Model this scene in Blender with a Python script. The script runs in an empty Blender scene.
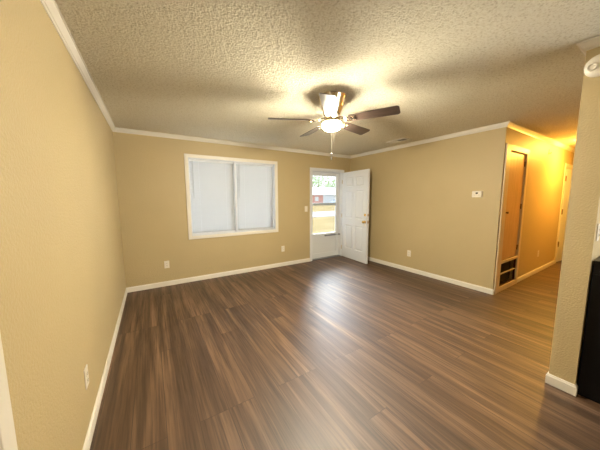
import bpy, bmesh, math, random
from mathutils import Vector, Matrix
random.seed(7)
S = bpy.context.scene
C = S.collection
PI = math.pi

# ------------------------------------------------------------ camera, world, sun, rear fill light, exposure
H, D, LX, RX, EY = 2.44, 4.416, -0.394, 4.202, 1.394      # ceiling, back wall, left wall, right wall, hall corner
PX, PY, PT = 2.514, 0.306, 0.135                          # kitchen partition end, near face, thickness
CD, CP, BB, BT = 0.0575, 0.0432, 0.079, 0.012             # crown drop / projection, baseboard height / thickness
YAW, PITCH, ROLL, FPX = 0.5562, 0.1095, 0.0051, 239.58
cam = bpy.data.objects.new('camera', bpy.data.cameras.new('camera')); C.objects.link(cam)
cam.data.sensor_width = 36.0; cam.data.lens = FPX / 600 * 36.0; cam.data.clip_start = 0.02; cam.data.clip_end = 400
fw = Vector((math.sin(YAW) * math.cos(PITCH), math.cos(YAW) * math.cos(PITCH), -math.sin(PITCH)))
rt = Vector((math.cos(YAW), -math.sin(YAW), 0)); up = rt.cross(fw)
r2 = rt * math.cos(ROLL) - up * math.sin(ROLL); u2 = rt * math.sin(ROLL) + up * math.cos(ROLL)
m3 = Matrix((r2, u2, -fw)).transposed()
cam.matrix_world = Matrix.Translation((0, 0, 1.4205)) @ m3.to_4x4()
S.camera = cam

W = bpy.data.worlds.new('sky'); S.world = W; W.use_nodes = True
W.node_tree.nodes['Background'].inputs[0].default_value = (0.86, 0.93, 1.0, 1)
W.node_tree.nodes['Background'].inputs[1].default_value = 1.2

def light(name, kind, loc, energy, color, rot=(0, 0, 0), **kw):
    d = bpy.data.lights.new(name, kind); d.energy = energy; d.color = color
    for k, v in kw.items(): setattr(d, k, v)
    o = bpy.data.objects.new(name, d); C.objects.link(o); o.location = loc; o.rotation_euler = rot
    return o
sun = light('sun', 'SUN', (20, 40, 30), 21.0, (0.86, 0.93, 1.0), (math.radians(-66), 0, math.radians(-30)), angle=math.radians(50))
rear = light('rear_fill_light', 'AREA', (3.95, -2.52, 1.20), 90, (1.0, 0.97, 0.88), (math.radians(158), 0, 0), shape='RECTANGLE', size=2.6, size_y=1.5)  # added fill light behind the camera, tilted up to brighten the ceiling
S.view_settings.view_transform = 'Standard'; S.view_settings.look = 'None'
S.view_settings.exposure = 0.96; S.view_settings.gamma = 1.0; S.view_settings.use_curve_mapping = False

# ------------------------------------------------------------ materials
def mat(name, color, rough=0.5, metal=0.0, **kw):
    m = bpy.data.materials.new(name); m.use_nodes = True
    b = m.node_tree.nodes['Principled BSDF']
    b.inputs['Base Color'].default_value = (*color, 1); b.inputs['Roughness'].default_value = rough; b.inputs['Metallic'].default_value = metal
    for k, v in kw.items(): b.inputs[k].default_value = v
    return m
class NT:
    def __init__(s, m): s.t = m.node_tree; s.b = s.t.nodes.get('Principled BSDF')
    def n(s, typ, **kw):
        x = s.t.nodes.new('ShaderNode' + typ)
        for k, v in kw.items(): setattr(x, k, v)
        return x
    def l(s, a, b): s.t.links.new(a, b)
    def noise(s, scale, vec=None, detail=3, rough=0.5):
        x = s.n('TexNoise'); x.inputs['Scale'].default_value = scale; x.inputs['Detail'].default_value = detail; x.inputs['Roughness'].default_value = rough
        if vec: s.l(vec, x.inputs['Vector'])
        return x
    def ramp(s, fac, stops):
        x = s.n('ValToRGB'); e = x.color_ramp.elements
        while len(e) < len(stops): e.new(0.5)
        for el, (p, c) in zip(e, stops): el.position = p; el.color = (*c, 1) if len(c) == 3 else c
        s.l(fac, x.inputs[0]); return x
    def mix(s, mode, fac, a, b):
        x = s.n('MixRGB', blend_type=mode)
        for v, i in ((fac, 0), (a, 1), (b, 2)):
            if isinstance(v, (int, float)): x.inputs[i].default_value = v
            elif isinstance(v, tuple): x.inputs[i].default_value = (*v, 1)
            else: s.l(v, x.inputs[i])
        return x
    def bump(s, h, strength, dist):
        x = s.n('Bump'); x.inputs['Strength'].default_value = strength; x.inputs['Distance'].default_value = dist
        s.l(h, x.inputs['Height']); s.l(x.outputs[0], s.b.inputs['Normal']); return x
    def obj(s): return s.n('TexCoord').outputs['Object']

def wall_paint(name, color):
    m = mat(name, color, 0.5); t = NT(m); o = t.obj()
    n1 = t.noise(1.3, o, 4); r = t.ramp(n1.outputs[0], [(0.3, tuple(c * 0.96 for c in color)), (0.7, tuple(min(1, c * 1.03) for c in color))])
    t.l(r.outputs[0], t.b.inputs['Base Color'])
    n2 = t.noise(95, o, 2); t.bump(n2.outputs[0], 0.6, 0.006)
    return m
M = {}
M['wall'] = wall_paint('tan_wall_paint', (0.52, 0.415, 0.230))
def ceiling_mat():
    c = (0.90, 0.83, 0.65)
    m = mat('popcorn_ceiling', c, 0.9); t = NT(m); o = t.obj()
    n1 = t.noise(70, o, 4, 0.7); n2 = t.noise(28, o, 2)
    h = t.mix('ADD', 0.5, n1.outputs[0], n2.outputs[0])
    r = t.ramp(n1.outputs[0], [(0.34, (0.68, 0.60, 0.42)), (0.48, c), (0.75, (0.94, 0.89, 0.74))])
    t.l(r.outputs[0], t.b.inputs['Base Color']); t.bump(h.outputs[0], 1.0, 0.03)
    return m
M['ceiling'] = ceiling_mat()
def floor_mat():
    m = mat('brown_laminate_planks', (0.15, 0.08, 0.04), 0.3); t = NT(m); o = t.obj()
    sx = t.n('SeparateXYZ'); t.l(o, sx.inputs[0])
    cb = t.n('CombineXYZ'); t.l(sx.outputs[1], cb.inputs[0]); t.l(sx.outputs[0], cb.inputs[1])
    br = t.n('TexBrick', offset=0.37, offset_frequency=3); t.l(cb.outputs[0], br.inputs['Vector'])
    br.inputs['Scale'].default_value = 1.0; br.inputs['Brick Width'].default_value = 1.52; br.inputs['Row Height'].default_value = 0.184
    br.inputs['Mortar Size'].default_value = 0.0016; br.inputs['Mortar Smooth'].default_value = 0.2; br.inputs['Bias'].default_value = 0
    br.inputs['Color1'].default_value = (0, 0, 0, 1); br.inputs['Color2'].default_value = (1, 1, 1, 1); br.inputs['Mortar'].default_value = (0.5, 0.5, 0.5, 1)
    # grain runs along y; each plank gets its own slice of it
    sep = t.n('SeparateColor'); t.l(br.outputs['Color'], sep.inputs[0])
    def grain(fx, fy, detail, rough):
        mp = t.n('CombineXYZ')
        for src, f, i in ((sx.outputs[0], fx, 0), (sx.outputs[1], fy, 1), (sep.outputs[0], 9.0, 2)):
            mu = t.n('Math', operation='MULTIPLY'); t.l(src, mu.inputs[0]); mu.inputs[1].default_value = f; t.l(mu.outputs[0], mp.inputs[i])
        return t.noise(1.0, mp.outputs[0], detail, rough)
    wide = grain(15, 0.7, 3, 0.5); fine = grain(75, 2.2, 5, 0.65)
    base = t.ramp(wide.outputs[0], [(0.28, (0.046, 0.023, 0.012)), (0.5, (0.092, 0.049, 0.026)), (0.70, (0.185, 0.107, 0.062))])
    fr = t.ramp(fine.outputs[0], [(0.30, (0.36, 0.32, 0.29)), (0.52, (1.0, 1.0, 1.0)), (0.75, (1.45, 1.42, 1.38))])
    c1 = t.mix('MULTIPLY', 0.85, base.outputs[0], fr.outputs[0])
    tone = t.ramp(sep.outputs[0], [(0.0, (0.90, 0.90, 0.90)), (1.0, (1.10, 1.09, 1.08))])
    c2 = t.mix('MULTIPLY', 1.0, c1.outputs[0], tone.outputs[0])
    c3 = t.mix('MIX', br.outputs['Fac'], c2.outputs[0], (0.035, 0.018, 0.01))
    t.l(c3.outputs[0], t.b.inputs['Base Color'])
    rr = t.ramp(fine.outputs[0], [(0.3, (0.54,) * 3), (0.7, (0.44,) * 3)]); t.l(rr.outputs[0], t.b.inputs['Roughness'])
    inv = t.mix('MIX', br.outputs['Fac'], fine.outputs[0], (0, 0, 0))
    t.bump(inv.outputs[0], 0.12, 0.002)
    t.b.inputs['IOR'].default_value = 1.65
    return m
M['floor'] = floor_mat()
M['trim'] = mat('white_trim_paint', (0.80, 0.76, 0.68), 0.35)
M['white'] = mat('white_door_paint', (0.74, 0.76, 0.80), 0.4)
M['alu'] = mat('storm_door_white', (0.72, 0.74, 0.76), 0.4)
M['grey_metal'] = mat('grey_closer_metal', (0.25, 0.26, 0.28), 0.35, 0.6)
M['plastic'] = mat('ivory_plastic', (0.82, 0.77, 0.68), 0.35)
M['dark'] = mat('dark_slot', (0.03, 0.025, 0.02), 0.6)
M['brass'] = mat('brass', (0.78, 0.52, 0.18), 0.25, 1.0)
M['bronze'] = mat('brown_hinge_metal', (0.16, 0.075, 0.03), 0.4, 0.7)
M['nickel'] = mat('polished_nickel', (0.72, 0.64, 0.52), 0.16, 1.0)
M['black'] = mat('black_enamel', (0.003, 0.003, 0.0035), 0.35, **{'Specular IOR Level': 0.2})
M['steel'] = mat('trim_steel', (0.55, 0.47, 0.32), 0.3, 1.0)
M['casing'] = mat('cream_casing_paint', (0.70, 0.58, 0.40), 0.4)
def wood_mat(name, lo, hi, rough, axis=2, s=1.0):
    m = mat(name, hi, rough); t = NT(m); o = t.obj()
    mp = t.n('Mapping'); t.l(o, mp.inputs[0]); sc = [34 * s, 34 * s, 34 * s]; sc[axis] = 2.2 * s; mp.inputs['Scale'].default_value = sc
    n = t.noise(1.0, mp.outputs[0], 5, 0.6); n.inputs['Distortion'].default_value = 0.8
    r = t.ramp(n.outputs[0], [(0.3, lo), (0.65, hi)]); t.l(r.outputs[0], t.b.inputs['Base Color'])
    return m
M['oak'] = wood_mat('golden_wood_veneer', (0.56, 0.33, 0.13), (0.72, 0.46, 0.21), 0.4)
M['walnut'] = wood_mat('fan_blade_walnut', (0.045, 0.029, 0.021), (0.080, 0.052, 0.038), 0.28, 0, 1.0)
def glass_mat():
    m = bpy.data.materials.new('window_glass'); m.use_nodes = True; t = m.node_tree; t.nodes.clear()
    o = t.nodes.new('ShaderNodeOutputMaterial'); mx = t.nodes.new('ShaderNodeMixShader'); a = t.nodes.new('ShaderNodeBsdfTransparent'); g = t.nodes.new('ShaderNodeBsdfGlossy')
    a.inputs[0].default_value = (0.95, 0.97, 0.97, 1); g.inputs['Roughness'].default_value = 0.02
    f = t.nodes.new('ShaderNodeFresnel'); f.inputs[0].default_value = 1.45
    t.links.new(f.outputs[0], mx.inputs[0]); t.links.new(a.outputs[0], mx.inputs[1]); t.links.new(g.outputs[0], mx.inputs[2]); t.links.new(mx.outputs[0], o.inputs[0])
    return m
M['glass'] = glass_mat()
def blind_mat():
    m = bpy.data.materials.new('white_vinyl_slats'); m.use_nodes = True; t = m.node_tree; b = t.nodes['Principled BSDF']; o = t.nodes['Material Output']
    b.inputs['Base Color'].default_value = (0.53, 0.54, 0.55, 1); b.inputs['Roughness'].default_value = 0.45
    tr = t.nodes.new('ShaderNodeBsdfTranslucent'); tr.inputs[0].default_value = (0.95, 0.96, 0.93, 1)
    mx = t.nodes.new('ShaderNodeMixShader'); mx.inputs[0].default_value = 0.005
    t.links.new(b.outputs[0], mx.inputs[1]); t.links.new(tr.outputs[0], mx.inputs[2]); t.links.new(mx.outputs[0], o.inputs[0])
    return m
M['slat'] = blind_mat()
def glow_mat(name, color, strength):
    m = bpy.data.materials.new(name); m.use_nodes = True; b = m.node_tree.nodes['Principled BSDF']
    b.inputs['Base Color'].default_value = (0.9, 0.85, 0.75, 1); b.inputs['Emission Color'].default_value = (*color, 1); b.inputs['Emission Strength'].default_value = strength
    return m
M['globe'] = glow_mat('lit_frosted_glass', (1.0, 0.92, 0.72), 490.0)
M['hall_globe'] = glow_mat('lit_amber_glass', (1.0, 0.53, 0.085), 230.0)
M['kitchen_fill'] = glow_mat('fill_dome_glow', (1.0, 0.94, 0.80), 16.0)

# ------------------------------------------------------------ helpers
def box(bm, x0, x1, y0, y1, z0, z1, bev=0.0, seg=2):
    t = bmesh.new(); bmesh.ops.create_cube(t, size=1)
    bmesh.ops.scale(t, vec=(abs(x1 - x0), abs(y1 - y0), abs(z1 - z0)), verts=t.verts)
    bmesh.ops.translate(t, vec=((x0 + x1) / 2, (y0 + y1) / 2, (z0 + z1) / 2), verts=t.verts)
    if bev: bmesh.ops.bevel(t, geom=t.edges[:], offset=bev, segments=seg, affect='EDGES', profile=0.5)
    merge(bm, t)
def merge(bm, t, mtx=None):
    if mtx is not None: bmesh.ops.transform(t, matrix=mtx, verts=t.verts)
    me = bpy.data.meshes.new('tmp'); t.to_mesh(me); t.free(); bm.from_mesh(me); bpy.data.meshes.remove(me)
def lathe(bm, prof, axis='z', loc=(0, 0, 0), n=32):
    t = bmesh.new(); rings = []
    for r, z in prof:
        if r < 1e-6: rings.append([t.verts.new((0, 0, z))])
        else: rings.append([t.verts.new((r * math.cos(2 * PI * i / n), r * math.sin(2 * PI * i / n), z)) for i in range(n)])
    for a, b in zip(rings, rings[1:]):
        for i in range(n):
            j = (i + 1) % n
            if len(a) == 1 and len(b) == 1: continue
            if len(a) == 1: t.faces.new((a[0], b[j], b[i]))
            elif len(b) == 1: t.faces.new((a[i], a[j], b[0]))
            else: t.faces.new((a[i], a[j], b[j], b[i]))
    for ring in (rings[0], rings[-1]):
        if len(ring) > 1: t.faces.new(ring)
    bmesh.ops.recalc_face_normals(t, faces=t.faces)
    R = {'z': Matrix(), 'x': Matrix.Rotation(PI / 2, 4, 'Y'), '-x': Matrix.Rotation(-PI / 2, 4, 'Y'), '-y': Matrix.Rotation(PI / 2, 4, 'X'), 'y': Matrix.Rotation(-PI / 2, 4, 'X')}[axis]
    merge(bm, t, Matrix.Translation(loc) @ R)
def tube(bm, pts, r, n=8):
    for a, b in zip(pts, pts[1:]):
        a, b = Vector(a), Vector(b); d = b - a
        t = bmesh.new(); bmesh.ops.create_cone(t, segments=n, radius1=r, radius2=r, depth=d.length, cap_ends=True)
        merge(bm, t, Matrix.Translation((a + b) / 2) @ d.to_track_quat('Z', 'Y').to_matrix().to_4x4())
def obj(name, bm, m, parent=None, smooth=False, origin=None):
    if origin is not None: bmesh.ops.translate(bm, vec=[-c for c in origin], verts=bm.verts)
    me = bpy.data.meshes.new(name); bm.to_mesh(me); bm.free(); me.materials.append(m)
    o = bpy.data.objects.new(name, me); C.objects.link(o)
    if origin is not None: o.location = origin
    if smooth:
        for p in me.polygons: p.use_smooth = True
        me.set_sharp_from_angle(angle=math.radians(35))
    if parent: o.parent = parent
    return o
def B(*boxes, bev=0.0):
    bm = bmesh.new()
    for b in boxes: box(bm, *b[:6], bev=b[6] if len(b) > 6 else bev)
    return bm
def tag(o, label, cat, group=None):
    o['label'] = label; o['category'] = cat
    if group: o['group'] = group
    return o
def struct(o, label=None):
    o['kind'] = 'structure'
    if label: o['label'] = label
    return o
def empty(name, loc=(0, 0, 0), rz=0.0):
    o = bpy.data.objects.new(name, None); C.objects.link(o); o.location = loc; o.rotation_euler = (0, 0, rz); o.empty_display_size = 0.1
    return o
def copy_tree(o, parent=None):
    c = o.copy(); C.objects.link(c); c.parent = parent
    for ch in list(o.children): copy_tree(ch, c)
    return c
def molding(name, prof, path, m, label=None, ext=(0, 0)):
    """prof: (offset from wall, z) loop; path: wall-line points in plan, room on the left of travel; returns one object per leg, mitred"""
    P = [Vector(p).to_2d() for p in path]; N = []
    for a, b in zip(P, P[1:]):
        d = (b - a).normalized(); N.append(Vector((-d.y, d.x)))
    mit = []
    for i in range(len(P)):
        if i == 0: mit.append(N[0])
        elif i == len(P) - 1: mit.append(N[-1])
        else: s = N[i - 1] + N[i]; mit.append(s / s.dot(N[i]))
    out = []
    for i in range(len(P) - 1):
        bm = bmesh.new(); rings = []
        for k in (i, i + 1): rings.append([bm.verts.new((P[k].x + mit[k].x * d, P[k].y + mit[k].y * d, z)) for d, z in prof])
        n = len(prof)
        for j in range(n): bm.faces.new((rings[0][j], rings[0][(j + 1) % n], rings[1][(j + 1) % n], rings[1][j]))
        bm.faces.new(rings[0][::-1]); bm.faces.new(rings[1]); bmesh.ops.recalc_face_normals(bm, faces=bm.faces)
        out.append(struct(obj(name[i], bm, m), label))
    return out

# ------------------------------------------------------------ room shell
YB, XE, XK = -2.6, 9.4, 5.6          # rear wall, far end of the hall, kitchen side wall
WX0, WX1, WZ0, WZ1 = 0.571, 2.157, 0.794, 2.106           # window opening
DX0, DX1, DZ = 3.055, 3.945, 2.045                        # front door opening
T = 0.13
struct(obj('floor', B((LX - T, XE + T, YB - T, D + T, -0.12, 0)), M['floor']))
struct(obj('ceiling', B((LX - T, XE + T, YB - T, D + T, H, H + 0.12)), M['ceiling']))
LD0, LD1 = 0.06, 0.915                                    # door in the left wall beside the camera
struct(obj('wall_left', B((LX - T, LX, YB - T, LD0, 0, H), (LX - T, LX, LD1, D + T, 0, H), (LX - T, LX, LD0, LD1, 2.045, H)), M['wall']))
struct(obj('wall_back', B((LX, WX0, D, D + T, 0, H), (WX0, WX1, D, D + T, 0, WZ0), (WX0, WX1, D, D + T, WZ1, H), (WX1, DX0, D, D + T, 0, H),
                          (DX0, DX1, D, D + T, DZ, H), (DX1, RX + T, D, D + T, 0, H)), M['wall']))
struct(obj('wall_right', B((RX, RX + T, EY + T, D, 0, H)), M['wall']))
HD0, HD1 = 7.40, 8.20                                     # hall door opening
CX0, CX1 = 4.375, 5.035                                   # hall closet opening
struct(obj('wall_hall', B((RX, CX0, EY, EY + T, 0, H), (CX0, CX1, EY, EY + T, 2.09, H), (CX1, HD0, EY, EY + T, 0, H), (HD0, HD1, EY, EY + T, 2.045, H), (HD1, XE, EY, EY + T, 0, H)), M['wall']))
struct(obj('wall_partition', B((PX, XE, PY, PY + PT, 0, H)), M['wall']))
struct(obj('wall_hall_end', B((XE, XE + T, YB, EY + T, 0, H)), M['wall']))
struct(obj('wall_kitchen', B((XK, XK + T, YB, PY, 0, H)), M['wall']))
struct(obj('wall_rear', B((LX, 2.55, YB - T, YB, 0, H), (5.35, XE, YB - T, YB, 0, H), (2.55, 5.35, YB - T, YB, 0, 0.55), (2.55, 5.35, YB - T, YB, 2.15, H)), M['wall']))

struct(obj('wall_closet', B((RX + T, CX1 + 0.3, EY + 0.75, EY + 0.78, 0, H), (CX1 + 0.3, CX1 + 0.33, EY + T, EY + 0.78, 0, H)), M['wall']))
struct(obj('wall_bedroom', B((6.6, XE, EY + 2.4, EY + 2.43, 0, H), (6.57, 6.6, EY + T, EY + 2.43, 0, H), (XE, XE + T, EY + T, EY + 2.43, 0, H)), M['wall']))
crown = [(0, H - CD), (0.006, H - CD), (0.010, H - CD + 0.010), (0.015, H - CD + 0.012), (0.024, H - 0.030), (0.034, H - 0.016), (0.035, H - 0.010), (CP, H - 0.008), (CP, H), (0, H)]
base = [(0, 0), (BT, 0), (BT, BB - 0.016), (BT - 0.004, BB - 0.010), (BT - 0.007, BB), (0, BB)]
molding(['trim_1', 'trim_2', 'trim_3', 'trim_4'], crown, [(XE, EY), (RX, EY), (RX, D), (LX, D), (LX, YB)], M['trim'], 'white crown molding along the ceiling')
molding(['trim_5', 'trim_6', 'trim_7'], crown, [(XK, PY), (PX, PY), (PX, PY + PT), (XE, PY + PT)], M['trim'], 'white crown molding around the partition end')
molding(['baseboard_left'], base, [(LX, D), (LX, LD1 + 0.07)], M['trim'])
molding(['baseboard_back'], base, [(DX0 - 0.052, D), (LX, D)], M['trim'])
molding(['baseboard_corner', 'baseboard_right'], base, [(CX0 - 0.145, EY), (RX, EY), (RX, D - 0.0)], M['trim'])
molding(['baseboard_hall'], base, [(HD0 - 0.10, EY), (CX1 + 0.085, EY)], M['trim'])
molding(['baseboard_kitchen', 'baseboard_partition', 'baseboard_hall_side'], base, [(PX + 0.028, PY), (PX, PY), (PX, PY + PT), (XE, PY + PT)], M['trim'])

# ------------------------------------------------------------ window with two blinds
w = struct(empty('window_1', ((WX0 + WX1) / 2, D, WZ0)), 'white framed double window in the back wall')
def child(name, bm, m, par, **kw):
    o = obj(name, bm, m, None, **kw); o.parent = par
    o.matrix_parent_inverse = Matrix.Identity(4)
    o.location = Vector(o.location) - Vector(par_world(par)) if par.rotation_euler.z == 0 else o.location
    return o
def par_world(p):
    v = Vector((0, 0, 0))
    while p: v += Vector(p.location); p = p.parent
    return v
k = 0.056
bm = B((WX0 - k, WX0, D - 0.016, D, WZ0 - k, WZ1 + k, 0.003), (WX1, WX1 + k, D - 0.016, D, WZ0 - k, WZ1 + k, 0.003),
       (WX0, WX1, D - 0.016, D, WZ1, WZ1 + k, 0.003), (WX0, WX1, D - 0.016, D, WZ0 - k, WZ0, 0.003))
child('window_casing', bm, M['trim'], w)
bm = B((WX0, WX0 + 0.012, D - 0.004, D + T, WZ0, WZ1), (WX1 - 0.012, WX1, D - 0.004, D + T, WZ0, WZ1), (WX0, WX1, D - 0.004, D + T, WZ1 - 0.012, WZ1), (WX0, WX1, D - 0.004, D + T, WZ0, WZ0 + 0.014))
child('window_jamb', bm, M['white'], w)
MX = (WX0 + WX1) / 2
for a, b in ((WX0 + 0.012, MX - 0.018), (MX + 0.018, WX1 - 0.012)):
    child('sash', B((a, a + 0.035, D + 0.085, D + 0.115, WZ0 + 0.014, WZ1 - 0.012), (b - 0.035, b, D + 0.085, D + 0.115, WZ0 + 0.014, WZ1 - 0.012),
                    (a, b, D + 0.085, D + 0.115, WZ0 + 0.014, WZ0 + 0.05), (a, b, D + 0.085, D + 0.115, WZ1 - 0.047, WZ1 - 0.012)), M['white'], w)
    child('glass_pane', B((a + 0.035, b - 0.035, D + 0.098, D + 0.102, WZ0 + 0.05, WZ1 - 0.047)), M['glass'], w)
child('mullion', B((MX - 0.018, MX + 0.018, D + 0.028, D + T, WZ0 + 0.014, WZ1 - 0.012, 0.004)), M['white'], w)
def make_blind(x0, x1, zb, label):
    r = tag(empty('window_blind', ((x0 + x1) / 2, D + 0.055, zb)), label, 'window blind', 'blinds closed in the double window')
    yc = D + 0.055
    child('headrail', B((x0, x1, yc - 0.018, yc + 0.018, WZ1 - 0.045, WZ1 - 0.014, 0.002)), M['white'], r)
    bm = bmesh.new(); z = WZ1 - 0.060; tilt = math.radians(-60); wv = 0.0185
    while z > zb + 0.02:
        pts = []
        for s in (-1, -0.5, 0, 0.5, 1):
            yy = s * wv * math.cos(tilt) ; zz = s * wv * math.sin(tilt); bow = (1 - s * s) * 0.0022
            pts.append((yc + yy + bow * math.sin(tilt), z + zz - bow * math.cos(tilt)))
        ra = [bm.verts.new((x0 + 0.004, p[0], p[1])) for p in pts]; rb = [bm.verts.new((x1 - 0.004, p[0], p[1])) for p in pts]
        for i in range(4): bm.faces.new((ra[i], ra[i + 1], rb[i + 1], rb[i]))
        z -= 0.0285
    child('slats', bm, M['slat'], r, smooth=True)
    child('bottom_rail', B((x0, x1, yc - 0.013, yc + 0.013, zb, zb + 0.016, 0.003)), M['white'], r)
    bm = bmesh.new(); tube(bm, [(x0 + 0.052, yc - 0.026, WZ1 - 0.05), (x0 + 0.050, yc - 0.028, 1.44)], 0.004); tube(bm, [(x0 + 0.052, yc - 0.026, WZ1 - 0.05), (x0 + 0.052, yc - 0.012, WZ1 - 0.03)], 0.003)
    child('tilt_wand', bm, M['grey_wand'], r)
    bm = bmesh.new()
    for f in (0.2, 0.8): tube(bm, [(x0 + (x1 - x0) * f, yc - 0.015, WZ1 - 0.045), (x0 + (x1 - x0) * f, yc - 0.015, zb + 0.01)], 0.001, 5)
    child('ladder_cords', bm, M['white'], r)
M['tan_button'] = mat('tan_button', (0.22, 0.13, 0.05), 0.5)
M['grey_wand'] = mat('clear_grey_wand', (0.45, 0.46, 0.44), 0.3)
make_blind(WX0 + 0.018, MX - 0.024, WZ0 + 0.018, 'white mini blind closed over the left half of the double window')
make_blind(MX + 0.024, WX1 - 0.020, WZ0 + 0.024, 'white mini blind closed over the right half of the double window, nearer the door')

# ------------------------------------------------------------ front door: casing, storm door, open six-panel door
d1 = struct(empty('trim_8', (DX0, D, 0)), 'white casing around the front door')
child('door_casing', B((DX0 - 0.052, DX0, D - 0.016, D, 0, DZ + 0.052, 0.003), (DX1, DX1 + 0.052, D - 0.016, D, 0, DZ + 0.052, 0.003), (DX0, DX1, D - 0.016, D, DZ, DZ + 0.052, 0.003)), M['white'], d1)
child('door_jamb', B((DX0, DX0 + 0.018, D - 0.002, D + T, 0, DZ), (DX1 - 0.018, DX1, D - 0.002, D + T, 0, DZ), (DX0, DX1, D - 0.002, D + T, DZ - 0.018, DZ)), M['white'], d1)
child('threshold', B((DX0 + 0.018, DX1 - 0.018, D, D + T + 0.03, 0, 0.018, 0.004)), M['grey_metal'], d1)
sd = struct(empty('door_1', (DX0 + 0.018, D + 0.10, 0.018)), 'white storm door with two glass panes')
a, b, y0, y1 = DX0 + 0.02, DX1 - 0.02, D + 0.085, D + 0.118
RZ = 1.29
child('storm_door_frame', B((a, a + 0.065, y0, y1, 0.02, DZ - 0.02, 0.003), (b - 0.095, b, y0, y1, 0.02, DZ - 0.02, 0.003), (a + 0.065, b - 0.095, y0, y1, DZ - 0.105, DZ - 0.02, 0.003),
                            (a + 0.065, b - 0.095, y0, y1, 0.53, 0.60, 0.003)), M['alu'], sd)
child('meeting_rail', B((a + 0.065, b - 0.095, y0 - 0.004, y1, RZ - 0.028, RZ + 0.028, 0.003)), M['grey_rail'] if 'grey_rail' in M else mat('grey_rail', (0.42, 0.46, 0.50), 0.4), sd)
child('kick_panel', B((a + 0.065, b - 0.095, y0 + 0.010, y1 - 0.006, 0.13, 0.53)), M['alu'], sd, )
child('bottom_sweep', B((a + 0.065, b - 0.095, y0 - 0.003, y1, 0.02, 0.13, 0.003)), M['alu'], sd)
for z0, z1 in ((0.60, RZ - 0.028), (RZ + 0.028, DZ - 0.105)):
    child('glass_pane', B((a + 0.062, b - 0.092, y0 + 0.014, y0 + 0.018, z0 - 0.003, z1 + 0.003)), M['glass'], sd)
bm = bmesh.new(); tube(bm, [(3.50, D + 0.062, 0.545), (3.80, D + 0.062, 0.545)], 0.014, 12); tube(bm, [(3.80, D + 0.062, 0.545), (3.918, D + 0.055, 0.545)], 0.006, 8)
box(bm, 3.49, 3.53, D + 0.05, D + 0.085, 0.53, 0.56); box(bm, 3.905, 3.926, D + 0.03, D + 0.075, 0.525, 0.565)
child('door_closer', bm, M['grey_metal'], sd)

def panel_slab(w_, h_, t_, xs, zs, panels):
    """door slab in local x (0..w), y (0..t), z (0..h); recessed moulded panels on both faces"""
    bm = bmesh.new(); grids = []
    for y in (0, t_):
        v = {(i, j): bm.verts.new((x, y, z)) for i, x in enumerate(xs) for j, z in enumerate(zs)}
        f = {}
        for i in range(len(xs) - 1):
            for j in range(len(zs) - 1):
                q = [v[i, j], v[i + 1, j], v[i + 1, j + 1], v[i, j + 1]]
                f[i, j] = bm.faces.new(q if y == 0 else q[::-1])
        grids.append((v, f))
    (va, fa), (vb, fb) = grids; nx, nz = len(xs) - 1, len(zs) - 1
    for i in range(nx):
        bm.faces.new((va[i, 0], vb[i, 0], vb[i + 1, 0], va[i + 1, 0])); bm.faces.new((va[i, nz], va[i + 1, nz], vb[i + 1, nz], vb[i, nz]))
    for j in range(nz):
        bm.faces.new((va[0, j], va[0, j + 1], vb[0, j + 1], vb[0, j])); bm.faces.new((va[nx, j], vb[nx, j], vb[nx, j + 1], va[nx, j + 1]))
    bmesh.ops.recalc_face_normals(bm, faces=bm.faces)
    pf = [fa[p] for p in panels] + [fb[p] for p in panels]
    bmesh.ops.inset_individual(bm, faces=pf, thickness=0.016, depth=-0.016)
    bmesh.ops.inset_individual(bm, faces=pf, thickness=0.012, depth=0.0)
    bmesh.ops.inset_individual(bm, faces=pf, thickness=0.024, depth=0.011)
    return bm
SX = [0, 0.125, 0.385, 0.485, 0.745, 0.87]; SZ = [0, 0.235, 0.79, 0.95, 1.58, 1.675, 1.885, 2.015]
PAN = [(i, j) for i in (1, 3) for j in (1, 3, 5)]
ang = math.atan2(3.532 - 4.405, 3.876 - 3.945)
fd = struct(empty('door_2', (3.940, D - 0.012, 0.012), ang), 'white six-panel front door standing open')
# local +x = hinge to free edge; local +y = toward the right wall
sl = obj('door_slab', panel_slab(0.87, 2.015, 0.044, SX, SZ, PAN), M['white'], fd)
def knob_bm(y, sgn, z, x):
    bm = bmesh.new()
    lathe(bm, [(0.0, 0), (0.032, 0), (0.032, 0.006), (0.014, 0.012), (0.012, 0.03), (0.026, 0.042), (0.029, 0.055), (0.022, 0.066), (0, 0.069)], 'y' if sgn > 0 else '-y', (x, y, z), 24)
    return bm
obj('door_knob', knob_bm(0, -1, 0.905, 0.805), M['brass'], fd, True); obj('door_knob', knob_bm(0.044, 1, 0.905, 0.805), M['brass'], fd, True)
bm = bmesh.new(); lathe(bm, [(0, 0), (0.028, 0), (0.028, 0.010), (0.022, 0.016), (0, 0.016)], '-y', (0.805, 0, 1.055), 24); obj('deadbolt', bm, M['brass'], fd, True)
obj('latch_plate', B((0.868, 0.8715, 0.010, 0.034, 0.875, 0.935), (0.868, 0.8715, 0.010, 0.034, 1.03, 1.08)), M['brass'], fd)
bm = bmesh.new(); box(bm, 0.785, 0.825, -0.004, 0.0, 0.80, 0.865, 0.001); obj('pale_plate', bm, M['plastic'], fd)  # small pale plate just below the knob
for z in (0.22, 1.0, 1.80): obj('hinge', B((-0.006, 0.004, -0.006, 0.044, z - 0.045, z + 0.045, 0.002)), M['brass'], fd)

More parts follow.
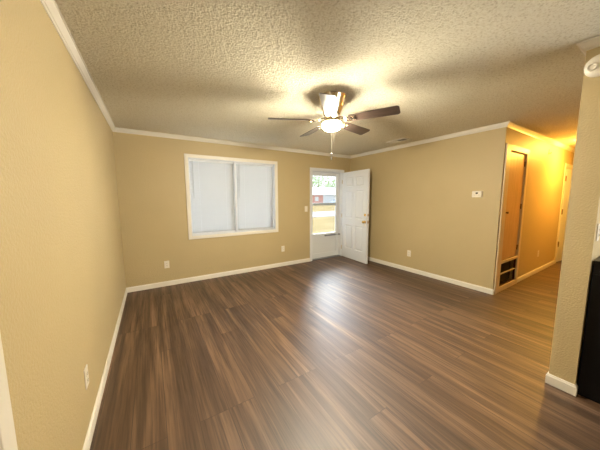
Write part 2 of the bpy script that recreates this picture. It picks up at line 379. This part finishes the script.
# ------------------------------------------------------------ hall closet with return-air grille, hall door, left-hand door
cz = 2.09
tc = struct(empty('trim_9', (CX0, EY, 0)), 'casing around the hall closet')
child('door_casing', B((CX0 - 0.145, CX0, EY - 0.02, EY, 0, cz + 0.075, 0.003), (CX1, CX1 + 0.08, EY - 0.02, EY, 0, cz + 0.075, 0.003), (CX0, CX1, EY - 0.02, EY, cz, cz + 0.075, 0.003),
                       (CX0, CX1, EY - 0.02, EY, 0.0, 0.075, 0.003), (CX0, CX1, EY - 0.02, EY, 0.437, 0.478, 0.003)), M['casing'], tc)
child('door_jamb', B((CX0, CX0 + 0.012, EY, EY + T, 0, cz), (CX1 - 0.012, CX1, EY, EY + T, 0, cz), (CX0, CX1, EY, EY + T, cz - 0.012, cz)), M['casing'], tc)
dc = struct(empty('door_3', (CX0 + 0.02, EY, 0.48)), 'wooden hall closet door above the air return')
child('door_slab', B((CX0 + 0.016, CX1 - 0.016, EY + 0.004, EY + 0.038, 0.483, cz - 0.016, 0.002)), M['oak'], dc)
for z in (0.62, 1.28, 1.94): child('hinge', B((CX1 - 0.022, CX1 - 0.008, EY - 0.008, EY + 0.004, z - 0.04, z + 0.04, 0.002)), M['bronze'], dc)
bm = bmesh.new(); lathe(bm, [(0, 0), (0.018, 0), (0.012, 0.006), (0.008, 0.018), (0.016, 0.028), (0.012, 0.036), (0, 0.038)], '-y', (CX0 + 0.06, EY + 0.004, 1.20), 20); child('door_knob', bm, M['bronze'], dc, smooth=True)
g = tag(empty('air_return_grille', ((CX0 + CX1) / 2, EY, 0.075)), 'dark louvered air return grille below the wooden hall closet door', 'air vent')
fr = B((CX0 + 0.014, CX1 - 0.014, EY - 0.004, EY + 0.02, 0.078, 0.088), (CX0 + 0.014, CX1 - 0.014, EY - 0.004, EY + 0.02, 0.425, 0.434), (CX0 + 0.014, CX0 + 0.026, EY - 0.004, EY + 0.02, 0.088, 0.425), (CX1 - 0.026, CX1 - 0.014, EY - 0.004, EY + 0.02, 0.088, 0.425))
child('frame', fr, M['bronze'], g)
child('center_bar', B((CX0 + 0.026, CX1 - 0.026, EY - 0.006, EY + 0.012, 0.262, 0.274)), M['casing'], g)
bm = bmesh.new()
for i in range(20):
    z = 0.094 + i * 0.0168
    t = bmesh.new(); bmesh.ops.create_cube(t, size=1); bmesh.ops.scale(t, vec=(CX1 - CX0 - 0.052, 0.018, 0.0016), verts=t.verts)
    merge(bm, t, Matrix.Translation(((CX0 + CX1) / 2, EY + 0.012, z)) @ Matrix.Rotation(math.radians(-42), 4, 'X'))
M['louver'] = mat('dark_brown_louver', (0.020, 0.006, 0.005), 0.6)
child('louvers', bm, M['louver'], g)
child('back_panel', B((CX0 + 0.016, CX1 - 0.016, EY + 0.06, EY + 0.07, 0.08, 0.43)), M['dark'], g)

th = struct(empty('trim_10', (HD0, EY, 0)), 'casing around the hall door')
child('door_casing', B((HD0 - 0.085, HD0, EY - 0.010, EY, 0, 2.045 + 0.075, 0.003), (HD1, HD1 + 0.085, EY - 0.010, EY, 0, 2.045 + 0.075, 0.003), (HD0, HD1, EY - 0.010, EY, 2.045, 2.12, 0.003)), M['trim'], th)
child('door_jamb', B((HD0, HD0 + 0.016, EY, EY + T, 0, 2.045), (HD1 - 0.016, HD1, EY, EY + T, 0, 2.045), (HD0, HD1, EY, EY + T, 2.029, 2.045)), M['trim'], th)
hd = struct(empty('door_4', (HD0 + 0.045, EY - 0.002, 0.012), math.radians(-4)), 'pale hall door slightly ajar')
obj('door_slab', B((0.016, 0.735, 0, 0.036, 0, 2.005, 0.002)), M['white'], hd)
for z in (0.40, 1.10, 1.80): obj('hinge', B((-0.028, 0.028, -0.012, 0.003, z - 0.055, z + 0.055, 0.003)), M['bronze'], hd)
obj('door_knob', knob_bm(0, -1, 0.92, 0.68), M['bronze'], hd, True)

tl = struct(empty('trim_11', (LX, LD1, 0)), 'white casing of the door beside the camera')
child('door_casing', B((LX, LX + 0.016, LD1, LD1 + 0.068, 0, 2.11, 0.003), (LX, LX + 0.016, LD0 - 0.068, LD0, 0, 2.11, 0.003), (LX, LX + 0.016, LD0, LD1, 2.045, 2.11, 0.003)), M['trim'], tl)
child('door_jamb', B((LX - T, LX, LD1 - 0.014, LD1, 0, 2.045), (LX - T, LX, LD0, LD0 + 0.014, 0, 2.045), (LX - T, LX, LD0, LD1, 2.031, 2.045)), M['trim'], tl)
dl = struct(empty('door_5', (LX - 0.02, LD0 + 0.02, 0.01)), 'white door in the left wall')
child('door_slab', B((LX - 0.06, LX - 0.02, LD0 + 0.017, LD1 - 0.017, 0.01, 2.028, 0.002)), M['trim'], dl)
rw = struct(empty('window_2', (3.95, YB, 0.55)), 'wide window added behind the camera to let light in')  # unseen opening, added to bring light in from behind the camera
child('window_casing', B((2.49, 2.55, YB, YB + 0.016, 0.49, 2.21), (5.35, 5.41, YB, YB + 0.016, 0.49, 2.21), (2.55, 5.35, YB, YB + 0.016, 2.15, 2.21), (2.55, 5.35, YB, YB + 0.016, 0.49, 0.55)), M['trim'], rw)
child('glass_pane', B((2.55, 5.35, YB - 0.07, YB - 0.066, 0.55, 2.15)), M['glass'], rw)
child('mullion', B((3.92, 3.98, YB - 0.1, YB - 0.03, 0.55, 2.15)), M['trim'], rw)

# ------------------------------------------------------------ ceiling fan
M['chain'] = mat('dull_chain_metal', (0.025, 0.021, 0.015), 0.9, **{'Specular IOR Level': 0.1})
FX, FY, BZ = 1.622, 1.985, 2.205
fan = tag(empty('ceiling_fan', (FX, FY, H)), 'five-blade ceiling fan with brown blades and lit frosted bowl, mounted on the textured ceiling', 'ceiling fan')
def fl(name, prof, m, **kw):
    bm = bmesh.new(); lathe(bm, [(r, z - H) for r, z in prof], n=48); return obj(name, bm, m, fan, True)
fl('motor_housing', [(0, H), (0.140, H), (0.143, H - 0.006), (0.138, H - 0.014), (0.128, H - 0.05), (0.110, H - 0.11), (0.092, H - 0.155), (0.084, H - 0.175), (0.0, H - 0.175)], M['nickel'])
fl('flywheel', [(0, 2.265), (0.075, 2.265), (0.080, 2.255), (0.080, 2.225), (0.072, 2.215), (0, 2.215)], M['nickel'])
fl('light_fitter', [(0, 2.215), (0.055, 2.215), (0.060, 2.208), (0.096, 2.202), (0.104, 2.196), (0.104, 2.179), (0.101, 2.178), (0.096, 2.186), (0.0, 2.190)], M['nickel'])
fl('glass_bowl', [(0.0, 2.188), (0.070, 2.188), (0.090, 2.177), (0.094, 2.163), (0.092, 2.151), (0.083, 2.133), (0.065, 2.119), (0.036, 2.110), (0.0, 2.107)], M['globe'])
bm = bmesh.new()
tube(bm, [(0.066, 0.080, 2.18 - H), (0.066, 0.080, 1.90 - H)], 0.0013, 6)
tube(bm, [(0.085, 0.060, 2.19 - H), (0.085, 0.060, 2.02 - H)], 0.0011, 6)
pc = obj('pull_chain', bm, M['chain'], fan)
bm = bmesh.new(); lathe(bm, [(0, 1.908), (0.006, 1.905), (0.011, 1.895), (0.006, 1.885), (0, 1.882)], 'z', (0.066, 0.080, -H), 14); obj('chain_ball', bm, M['dark'], pc, True)
bm = bmesh.new(); lathe(bm, [(0, 1.882), (0.004, 1.878), (0.008, 1.850), (0.005, 1.832), (0, 1.830)], 'z', (0.066, 0.080, -H), 14); obj('chain_fob', bm, M['chain'], pc, True)
def blade_bm():
    bm = bmesh.new(); top = []; out = []
    x0, x1 = 0.185, 0.645
    def hw(s): return 0.056 + 0.013 * s
    n = 14
    for i in range(n + 1):
        s = i / n; x = x0 + (x1 - x0) * s; out.append((x, hw(s)))
    tip = [(x1 - 0.0, hw(1) - 0.0)]
    outline = [(x0 - 0.012, 0.030)] + out[:-1]
    for a in range(0, 7):                                   # rounded tip corners
        th_ = PI / 2 - a * PI / 12; outline.append((x1 - 0.03 + 0.03 * math.cos(th_), hw(1) - 0.03 + 0.03 * math.sin(th_)))
    full = outline + [(x, -y) for x, y in outline[::-1]]
    t_ = [bm.verts.new((x, y, 0.003)) for x, y in full]; b_ = [bm.verts.new((x, y, -0.003)) for x, y in full]
    bm.faces.new(t_); bm.faces.new(b_[::-1])
    for i in range(len(full)):
        j = (i + 1) % len(full); bm.faces.new((t_[i], b_[i], b_[j], t_[j]))
    bmesh.ops.recalc_face_normals(bm, faces=bm.faces)
    return bm
def iron_bm():
    bm = bmesh.new()
    pts = [(0.070, 0.0, 0.028), (0.105, 0, 0.020), (0.140, 0, 0.0), (0.165, 0, -0.008), (0.20, 0, -0.009)]
    for sgn in (-1, 1):
        tube(bm, [(x, sgn * (0.012 + 0.02 * i / 4), z) for i, (x, _, z) in enumerate(pts)], 0.0055, 8)
    box(bm, 0.185, 0.245, -0.036, 0.036, -0.009, -0.003, 0.002)
    for y in (-0.022, 0.022): lathe(bm, [(0, -0.013), (0.006, -0.012), (0.007, -0.009), (0, -0.009)], 'z', (0.225, y, 0), 10)
    return bm
A0 = 155.6; PIT = 13
blade0 = None
for i in range(5):
    if blade0 is None:
        bl = obj('blade', blade_bm(), M['walnut'], fan); ir = obj('blade_iron', iron_bm(), M['nickel'], bl, True); blade0 = bl
    else: bl = copy_tree(blade0, fan)
    bl.location = (0, 0, BZ - H)
    bl.matrix_local = Matrix.Translation((0, 0, BZ - H)) @ Matrix.Rotation(math.radians(A0 - 72 * i), 4, 'Z') @ Matrix.Rotation(math.radians(-PIT), 4, 'X')

# ------------------------------------------------------------ outlets, switch, thermostat, vent, detector, hook
def plate(name, label, cat, pos, rz, kind, group=None):
    """wall plate built facing local -y"""
    r = tag(empty(name, pos, rz), label, cat, group)
    obj('cover_plate', B((-0.0365, 0.0365, -0.006, 0, -0.0605, 0.0605, 0.0025)), M['plastic'], r)
    if kind == 'outlet':
        for z in (-0.02, 0.02):
            s = obj('socket', B((-0.0165, 0.0165, -0.0085, -0.005, z - 0.0145, z + 0.0145, 0.003)), M['plastic'], r)
            obj('slots', B((-0.0085, -0.006, -0.0092, -0.008, z - 0.003, z + 0.006), (0.006, 0.0085, -0.0092, -0.008, z - 0.004, z + 0.006), (-0.002, 0.002, -0.0092, -0.008, z - 0.011, z - 0.007)), M['dark'], s)
    else:
        obj('toggle', B((-0.005, 0.005, -0.016, -0.005, -0.004, 0.014, 0.002)), M['plastic'], r)
    return r
plate('electrical_outlet', 'ivory wall outlet under the left end of the window', 'outlet', (0.168, D, 0.358), 0, 'outlet')
plate('electrical_outlet', 'ivory wall outlet between the window and the front door', 'outlet', (2.318, D, 0.372), 0, 'outlet')
plate('electrical_outlet', 'ivory wall outlet low on the wall right of the open front door', 'outlet', (RX, 2.756, 0.355), PI / 2 * 1, 'outlet').rotation_euler.z = -PI / 2
plate('electrical_outlet', 'ivory wall outlet low on the left wall, nearest the camera', 'outlet', (LX, 1.815, 0.36), PI / 2, 'outlet')
plate('electrical_outlet', 'wall outlet low in the orange-lit hall past the closet', 'outlet', (6.148, EY, 0.37), 0, 'outlet')
plate('electrical_outlet', 'pale wall outlet above the black range at the picture edge', 'outlet', (2.605, PY, 1.18), 0, 'outlet')
plate('light_switch', 'ivory toggle light switch on the back wall beside the front door', 'light switch', (2.905, D, 1.195), 0, 'switch')
th_ = tag(empty('thermostat', (RX, 1.678, 1.474)), 'small white thermostat box mounted high on the right wall', 'thermostat')
obj('body', B((-0.032, 0, -0.064, 0.064, -0.044, 0.044, 0.006)), M['plastic'], th_)
obj('base_plate', B((-0.005, 0, -0.069, 0.069, -0.048, 0.048, 0.001)), M['plastic'], th_)
obj('display', B((-0.0335, -0.031, -0.016, 0.014, 0.004, 0.026)), M['dark'], th_)
for y in (-0.029, 0.027): obj('button', B((-0.036, -0.031, y - 0.005, y + 0.005, -0.016, -0.010)), M['grey_wand'], th_)
v = tag(empty('ceiling_vent', (3.80, 2.81, H), math.radians(0)), 'white ceiling air register with dark slots near the right wall', 'air vent')
obj('frame', B((-0.085, 0.085, -0.19, -0.165, -0.010, 0), (-0.085, 0.085, 0.165, 0.19, -0.010, 0), (-0.085, -0.062, -0.165, 0.165, -0.010, 0), (0.062, 0.085, -0.165, 0.165, -0.010, 0)), M['trim'], v)
obj('duct', B((-0.062, 0.062, -0.165, 0.165, -0.0015, 0)), M['dark'], v)
bm = bmesh.new()
for i in range(11):
    y = -0.15 + i * 0.030
    t = bmesh.new(); bmesh.ops.create_cube(t, size=1); bmesh.ops.scale(t, vec=(0.124, 0.024, 0.0016), verts=t.verts)
    merge(bm, t, Matrix.Translation((0, y, -0.010)) @ Matrix.Rotation(math.radians(38 if i < 5 else -38), 4, 'X'))
obj('louvers', bm, M['trim'], v)
sm = tag(empty('smoke_detector', (PX, 0.374, 2.262)), 'round white smoke detector high on the end of the partition wall', 'smoke detector')
bm = bmesh.new(); lathe(bm, [(0, 0), (0.066, 0), (0.068, 0.008), (0.066, 0.020), (0.058, 0.030), (0.040, 0.036), (0, 0.037)], '-x', n=40); obj('cover', bm, M['plastic'], sm, True)
bm = bmesh.new(); lathe(bm, [(0.013, 0.034), (0.025, 0.034), (0.025, 0.041), (0.021, 0.045), (0.016, 0.045), (0.013, 0.041)], '-x', (0, 0.027, -0.006)); obj('sensor_ring', bm, M['plastic'], sm, True)
bm = bmesh.new(); lathe(bm, [(0, 0.034), (0.013, 0.034), (0.012, 0.039), (0, 0.040)], '-x', (0, 0.027, -0.006), 16); obj('test_button', bm, M['tan_button'], sm, True)
hk = bmesh.new(); box(hk, 6.143, 6.163, EY - 0.006, EY, 2.19, 2.28, 0.002); tube(hk, [(6.153, EY - 0.004, 2.215), (6.153, EY - 0.03, 2.205), (6.153, EY - 0.034, 2.225)], 0.005)
tag(obj('wall_hook', hk, M['bronze'], origin=(6.153, EY, 2.235)), 'small dark hook high on the orange-lit hall wall', 'hook')

# ------------------------------------------------------------ kitchen range beside the partition
RX0, RX1, RY0, RY1 = 2.545, 3.305, -0.355, 0.300
rg = tag(empty('kitchen_range', ((RX0 + RX1) / 2, (RY0 + RY1) / 2, 0)), 'black kitchen range standing against the partition wall at the right edge', 'range')
child('body', B((RX0, RX1, RY0 + 0.03, RY1, 0.0, 0.895, 0.004)), M['black'], rg)
child('cooktop', B((RX0 - 0.002, RX1 + 0.002, RY0, RY1 - 0.03, 0.895, 0.915, 0.005)), M['black'], rg)
child('backguard', B((RX0, RX1, RY1 - 0.034, RY1, 0.895, 0.99, 0.004)), M['black'], rg)
cp = child('control_panel', B((RX0 + 0.012, RX1 - 0.012, RY1 - 0.040, RY1 - 0.033, 0.912, 0.978, 0.003)), M['steel'], rg)
bm = B((RX0 + 0.026, RX0 + 0.10, RY1 - 0.043, RY1 - 0.038, 0.925, 0.966, 0.002)); child('display', bm, M['plastic'], cp)
for i in range(4):
    bm = bmesh.new(); lathe(bm, [(0, 0), (0.02, 0), (0.018, 0.018), (0, 0.02)], '-y', (RX0 + 0.22 + i * 0.13, RY1 - 0.038, 0.945), 20); child('knob', bm, M['black'], cp, smooth=True)
for x, y, r in ((0.19, 0.17, 0.10), (0.57, 0.17, 0.08), (0.19, 0.46, 0.08), (0.57, 0.46, 0.10)):
    bm = bmesh.new()
    for q in (0.35, 0.65, 1.0): lathe(bm, [(r * q - 0.007, 0.915), (r * q - 0.007, 0.922), (r * q + 0.005, 0.922), (r * q + 0.005, 0.915)], 'z', (RX0 + x, RY0 + y, 0))
    child('burner', bm, M['grey_metal'], rg)
dr = child('oven_door', B((RX0 + 0.01, RX1 - 0.01, RY0, RY0 + 0.03, 0.20, 0.86, 0.004)), M['black'], rg)
bm = bmesh.new(); tube(bm, [(RX0 + 0.08, RY0 - 0.04, 0.79), (RX1 - 0.08, RY0 - 0.04, 0.79)], 0.011, 12)
for x in (RX0 + 0.1, RX1 - 0.1): tube(bm, [(x, RY0 - 0.04, 0.79), (x, RY0 + 0.002, 0.79)], 0.008)
child('handle', bm, M['steel'], dr)
child('drawer', B((RX0 + 0.01, RX1 - 0.01, RY0 + 0.004, RY0 + 0.03, 0.05, 0.185, 0.004)), M['black'], rg)

# ------------------------------------------------------------ outside the frame: hall ceiling light, and an added kitchen fill dome
def dome(name, loc, r, m, label):
    o = tag(empty(name, loc), label, 'ceiling light')
    bm = bmesh.new(); lathe(bm, [(0, 0), (r + 0.02, 0), (r + 0.02, -0.02), (0, -0.02)], n=40); obj('mounting_ring', bm, M['nickel'], o, True)
    bm = bmesh.new(); lathe(bm, [(r, -0.02), (r * 0.95, -0.045), (r * 0.75, -0.075), (r * 0.4, -0.095), (0, -0.10), ], n=40); obj('glass_dome', bm, m, o, True)
    return o
dome('hall_ceiling_light', (6.6, 0.93, H), 0.12, M['hall_globe'], 'lit amber dome light on the hall ceiling behind the partition')
dome('kitchen_fill_dome', (3.9, -1.1, H), 0.17, M['kitchen_fill'], 'added white fill dome on the kitchen ceiling')  # added lamp, unseen, fills the room from the kitchen side

# ------------------------------------------------------------ outside the front door
def noisy(name, a, b, scale, rough=0.9):
    m = mat(name, a, rough, **{'Specular IOR Level': 0.0}); t = NT(m); o = t.obj(); n = t.noise(scale, o, 5, 0.6); r = t.ramp(n.outputs[0], [(0.35, a), (0.65, b)]); t.l(r.outputs[0], t.b.inputs['Base Color']); return m
M['lawn'] = noisy('dry_yellow_grass', (0.15, 0.115, 0.058), (0.21, 0.16, 0.085), 0.6)
M['road'] = noisy('pale_asphalt', (0.20, 0.20, 0.205), (0.24, 0.24, 0.24), 2)
M['brickred'] = noisy('red_brick', (0.70, 0.36, 0.31), (0.78, 0.43, 0.37), 3)
M['roof'] = mat('pale_shingle_roof', (0.62, 0.62, 0.63), 0.8)
M['siding'] = mat('white_siding', (0.75, 0.77, 0.80), 0.6)
M['leaf'] = noisy('green_leaves', (0.26, 0.36, 0.16), (0.38, 0.47, 0.24), 0.8, 0.7)
M['bark'] = mat('brown_bark', (0.16, 0.11, 0.07), 0.9)
M['carpaint'] = mat('pale_blue_car_paint', (0.45, 0.58, 0.72), 0.25)
struct(obj('ground', B((-60, 140, D + T + 0.001, 160, -0.6, -0.2)), M['lawn']), 'dry yellow lawn outside')
struct(obj('street', B((-60, 140, 17.0, 24.0, -0.21, -0.185)), M['road']), 'pale street beyond the lawn')
struct(obj('porch_slab', B((2.2, 4.6, D + T + 0.002, D + 1.5, -0.21, -0.03)), M['road']), 'concrete step outside the front door')
hs = tag(empty('house', (38, 52, -0.2)), 'red brick and white house with pale roof across the street, seen through the storm door', 'house')
child('brick_wall', B((28, 38.2, 50, 58, -0.2, 2.35)), M['brickred'], hs)
child('siding_wall', B((38.2, 50, 50, 58, -0.2, 2.35)), M['siding'], hs)
bm = bmesh.new()
vs = [bm.verts.new(p) for p in ((27.4, 49.3, 2.35), (50.6, 49.3, 2.35), (50.6, 58.7, 2.35), (27.4, 58.7, 2.35), (27.4, 54, 4.5), (50.6, 54, 4.5))]
for f in ((0, 1, 5, 4), (2, 3, 4, 5), (0, 4, 3), (1, 2, 5), (0, 3, 2, 1)): bm.faces.new([vs[i] for i in f])
child('roof', bm, M['roof'], hs)
for x in (31, 35.6): child('window', B((x, x + 1.1, 49.95, 50.02, 0.8, 1.9)), M['siding'], hs)
child('garage_door', B((44, 48.5, 49.94, 50.02, -0.2, 2.0)), M['roof'], hs)
cr = tag(empty('car', (40.6, 46.5, -0.2)), 'pale blue car parked before the house across the street, seen through the storm door', 'car')
bm = bmesh.new(); box(bm, 38.4, 42.8, 45.7, 47.4, 0.05, 0.72, 0.12, 3); child('body', bm, M['carpaint'], cr)
bm = bmesh.new(); t = bmesh.new(); bmesh.ops.create_cube(t, size=1)
for vv in t.verts:
    s = 0.72 if vv.co.z > 0 else 1.0; vv.co.x *= 2.6 * s; vv.co.y *= 1.55 * (0.85 if vv.co.z > 0 else 1); vv.co.z *= 0.55
bmesh.ops.bevel(t, geom=t.edges[:], offset=0.06, segments=2, affect='EDGES'); merge(bm, t, Matrix.Translation((40.4, 46.55, 0.96)))
child('cabin', bm, M['dark_glass'] if 'dark_glass' in M else mat('car_glass', (0.25, 0.30, 0.36), 0.15), cr)
for x in (39.3, 41.9):
    for y in (45.72, 47.18):
        bm = bmesh.new(); lathe(bm, [(0, 0), (0.31, 0), (0.32, 0.03), (0.32, 0.17), (0.31, 0.2), (0, 0.2)], 'y', (x, y, 0.12), 20); child('wheel', bm, M['dark'], cr, smooth=True)
def tree(x, y, h, r, label):
    o = tag(empty('tree', (x, y, -0.2)), label, 'tree', 'trees beyond the house across the street')
    bm = bmesh.new(); lathe(bm, [(0.32, 0), (0.24, h * 0.3), (0.12, h * 0.7), (0, h * 0.85)], n=10); obj('trunk', bm, M['bark'], o, True)
    bm = bmesh.new()
    for _ in range(1500):
        u = Vector((random.gauss(0, 1), random.gauss(0, 1), random.gauss(0, 1))).normalized() * (random.random() ** 0.4)
        p = Vector((u.x * r, u.y * r, h * 0.62 + u.z * h * 0.40)); s = random.uniform(0.16, 0.34)
        q = Matrix.Rotation(random.uniform(0, PI), 3, Vector((random.random(), random.random(), random.random() + .1)).normalized())
        bm.faces.new([bm.verts.new(p + q @ Vector(c)) for c in ((-s, 0, 0), (0, -s * 0.5, 0), (s, 0, 0), (0, s * 0.5, 0))])
    obj('foliage', bm, M['leaf'], o)
tree(45.5, 62, 9.5, 4.2, 'green leafy tree above the pale roof, left in the storm door glass')
tree(56.0, 66, 8.6, 4.0, 'green leafy tree above the pale roof, right in the storm door glass')
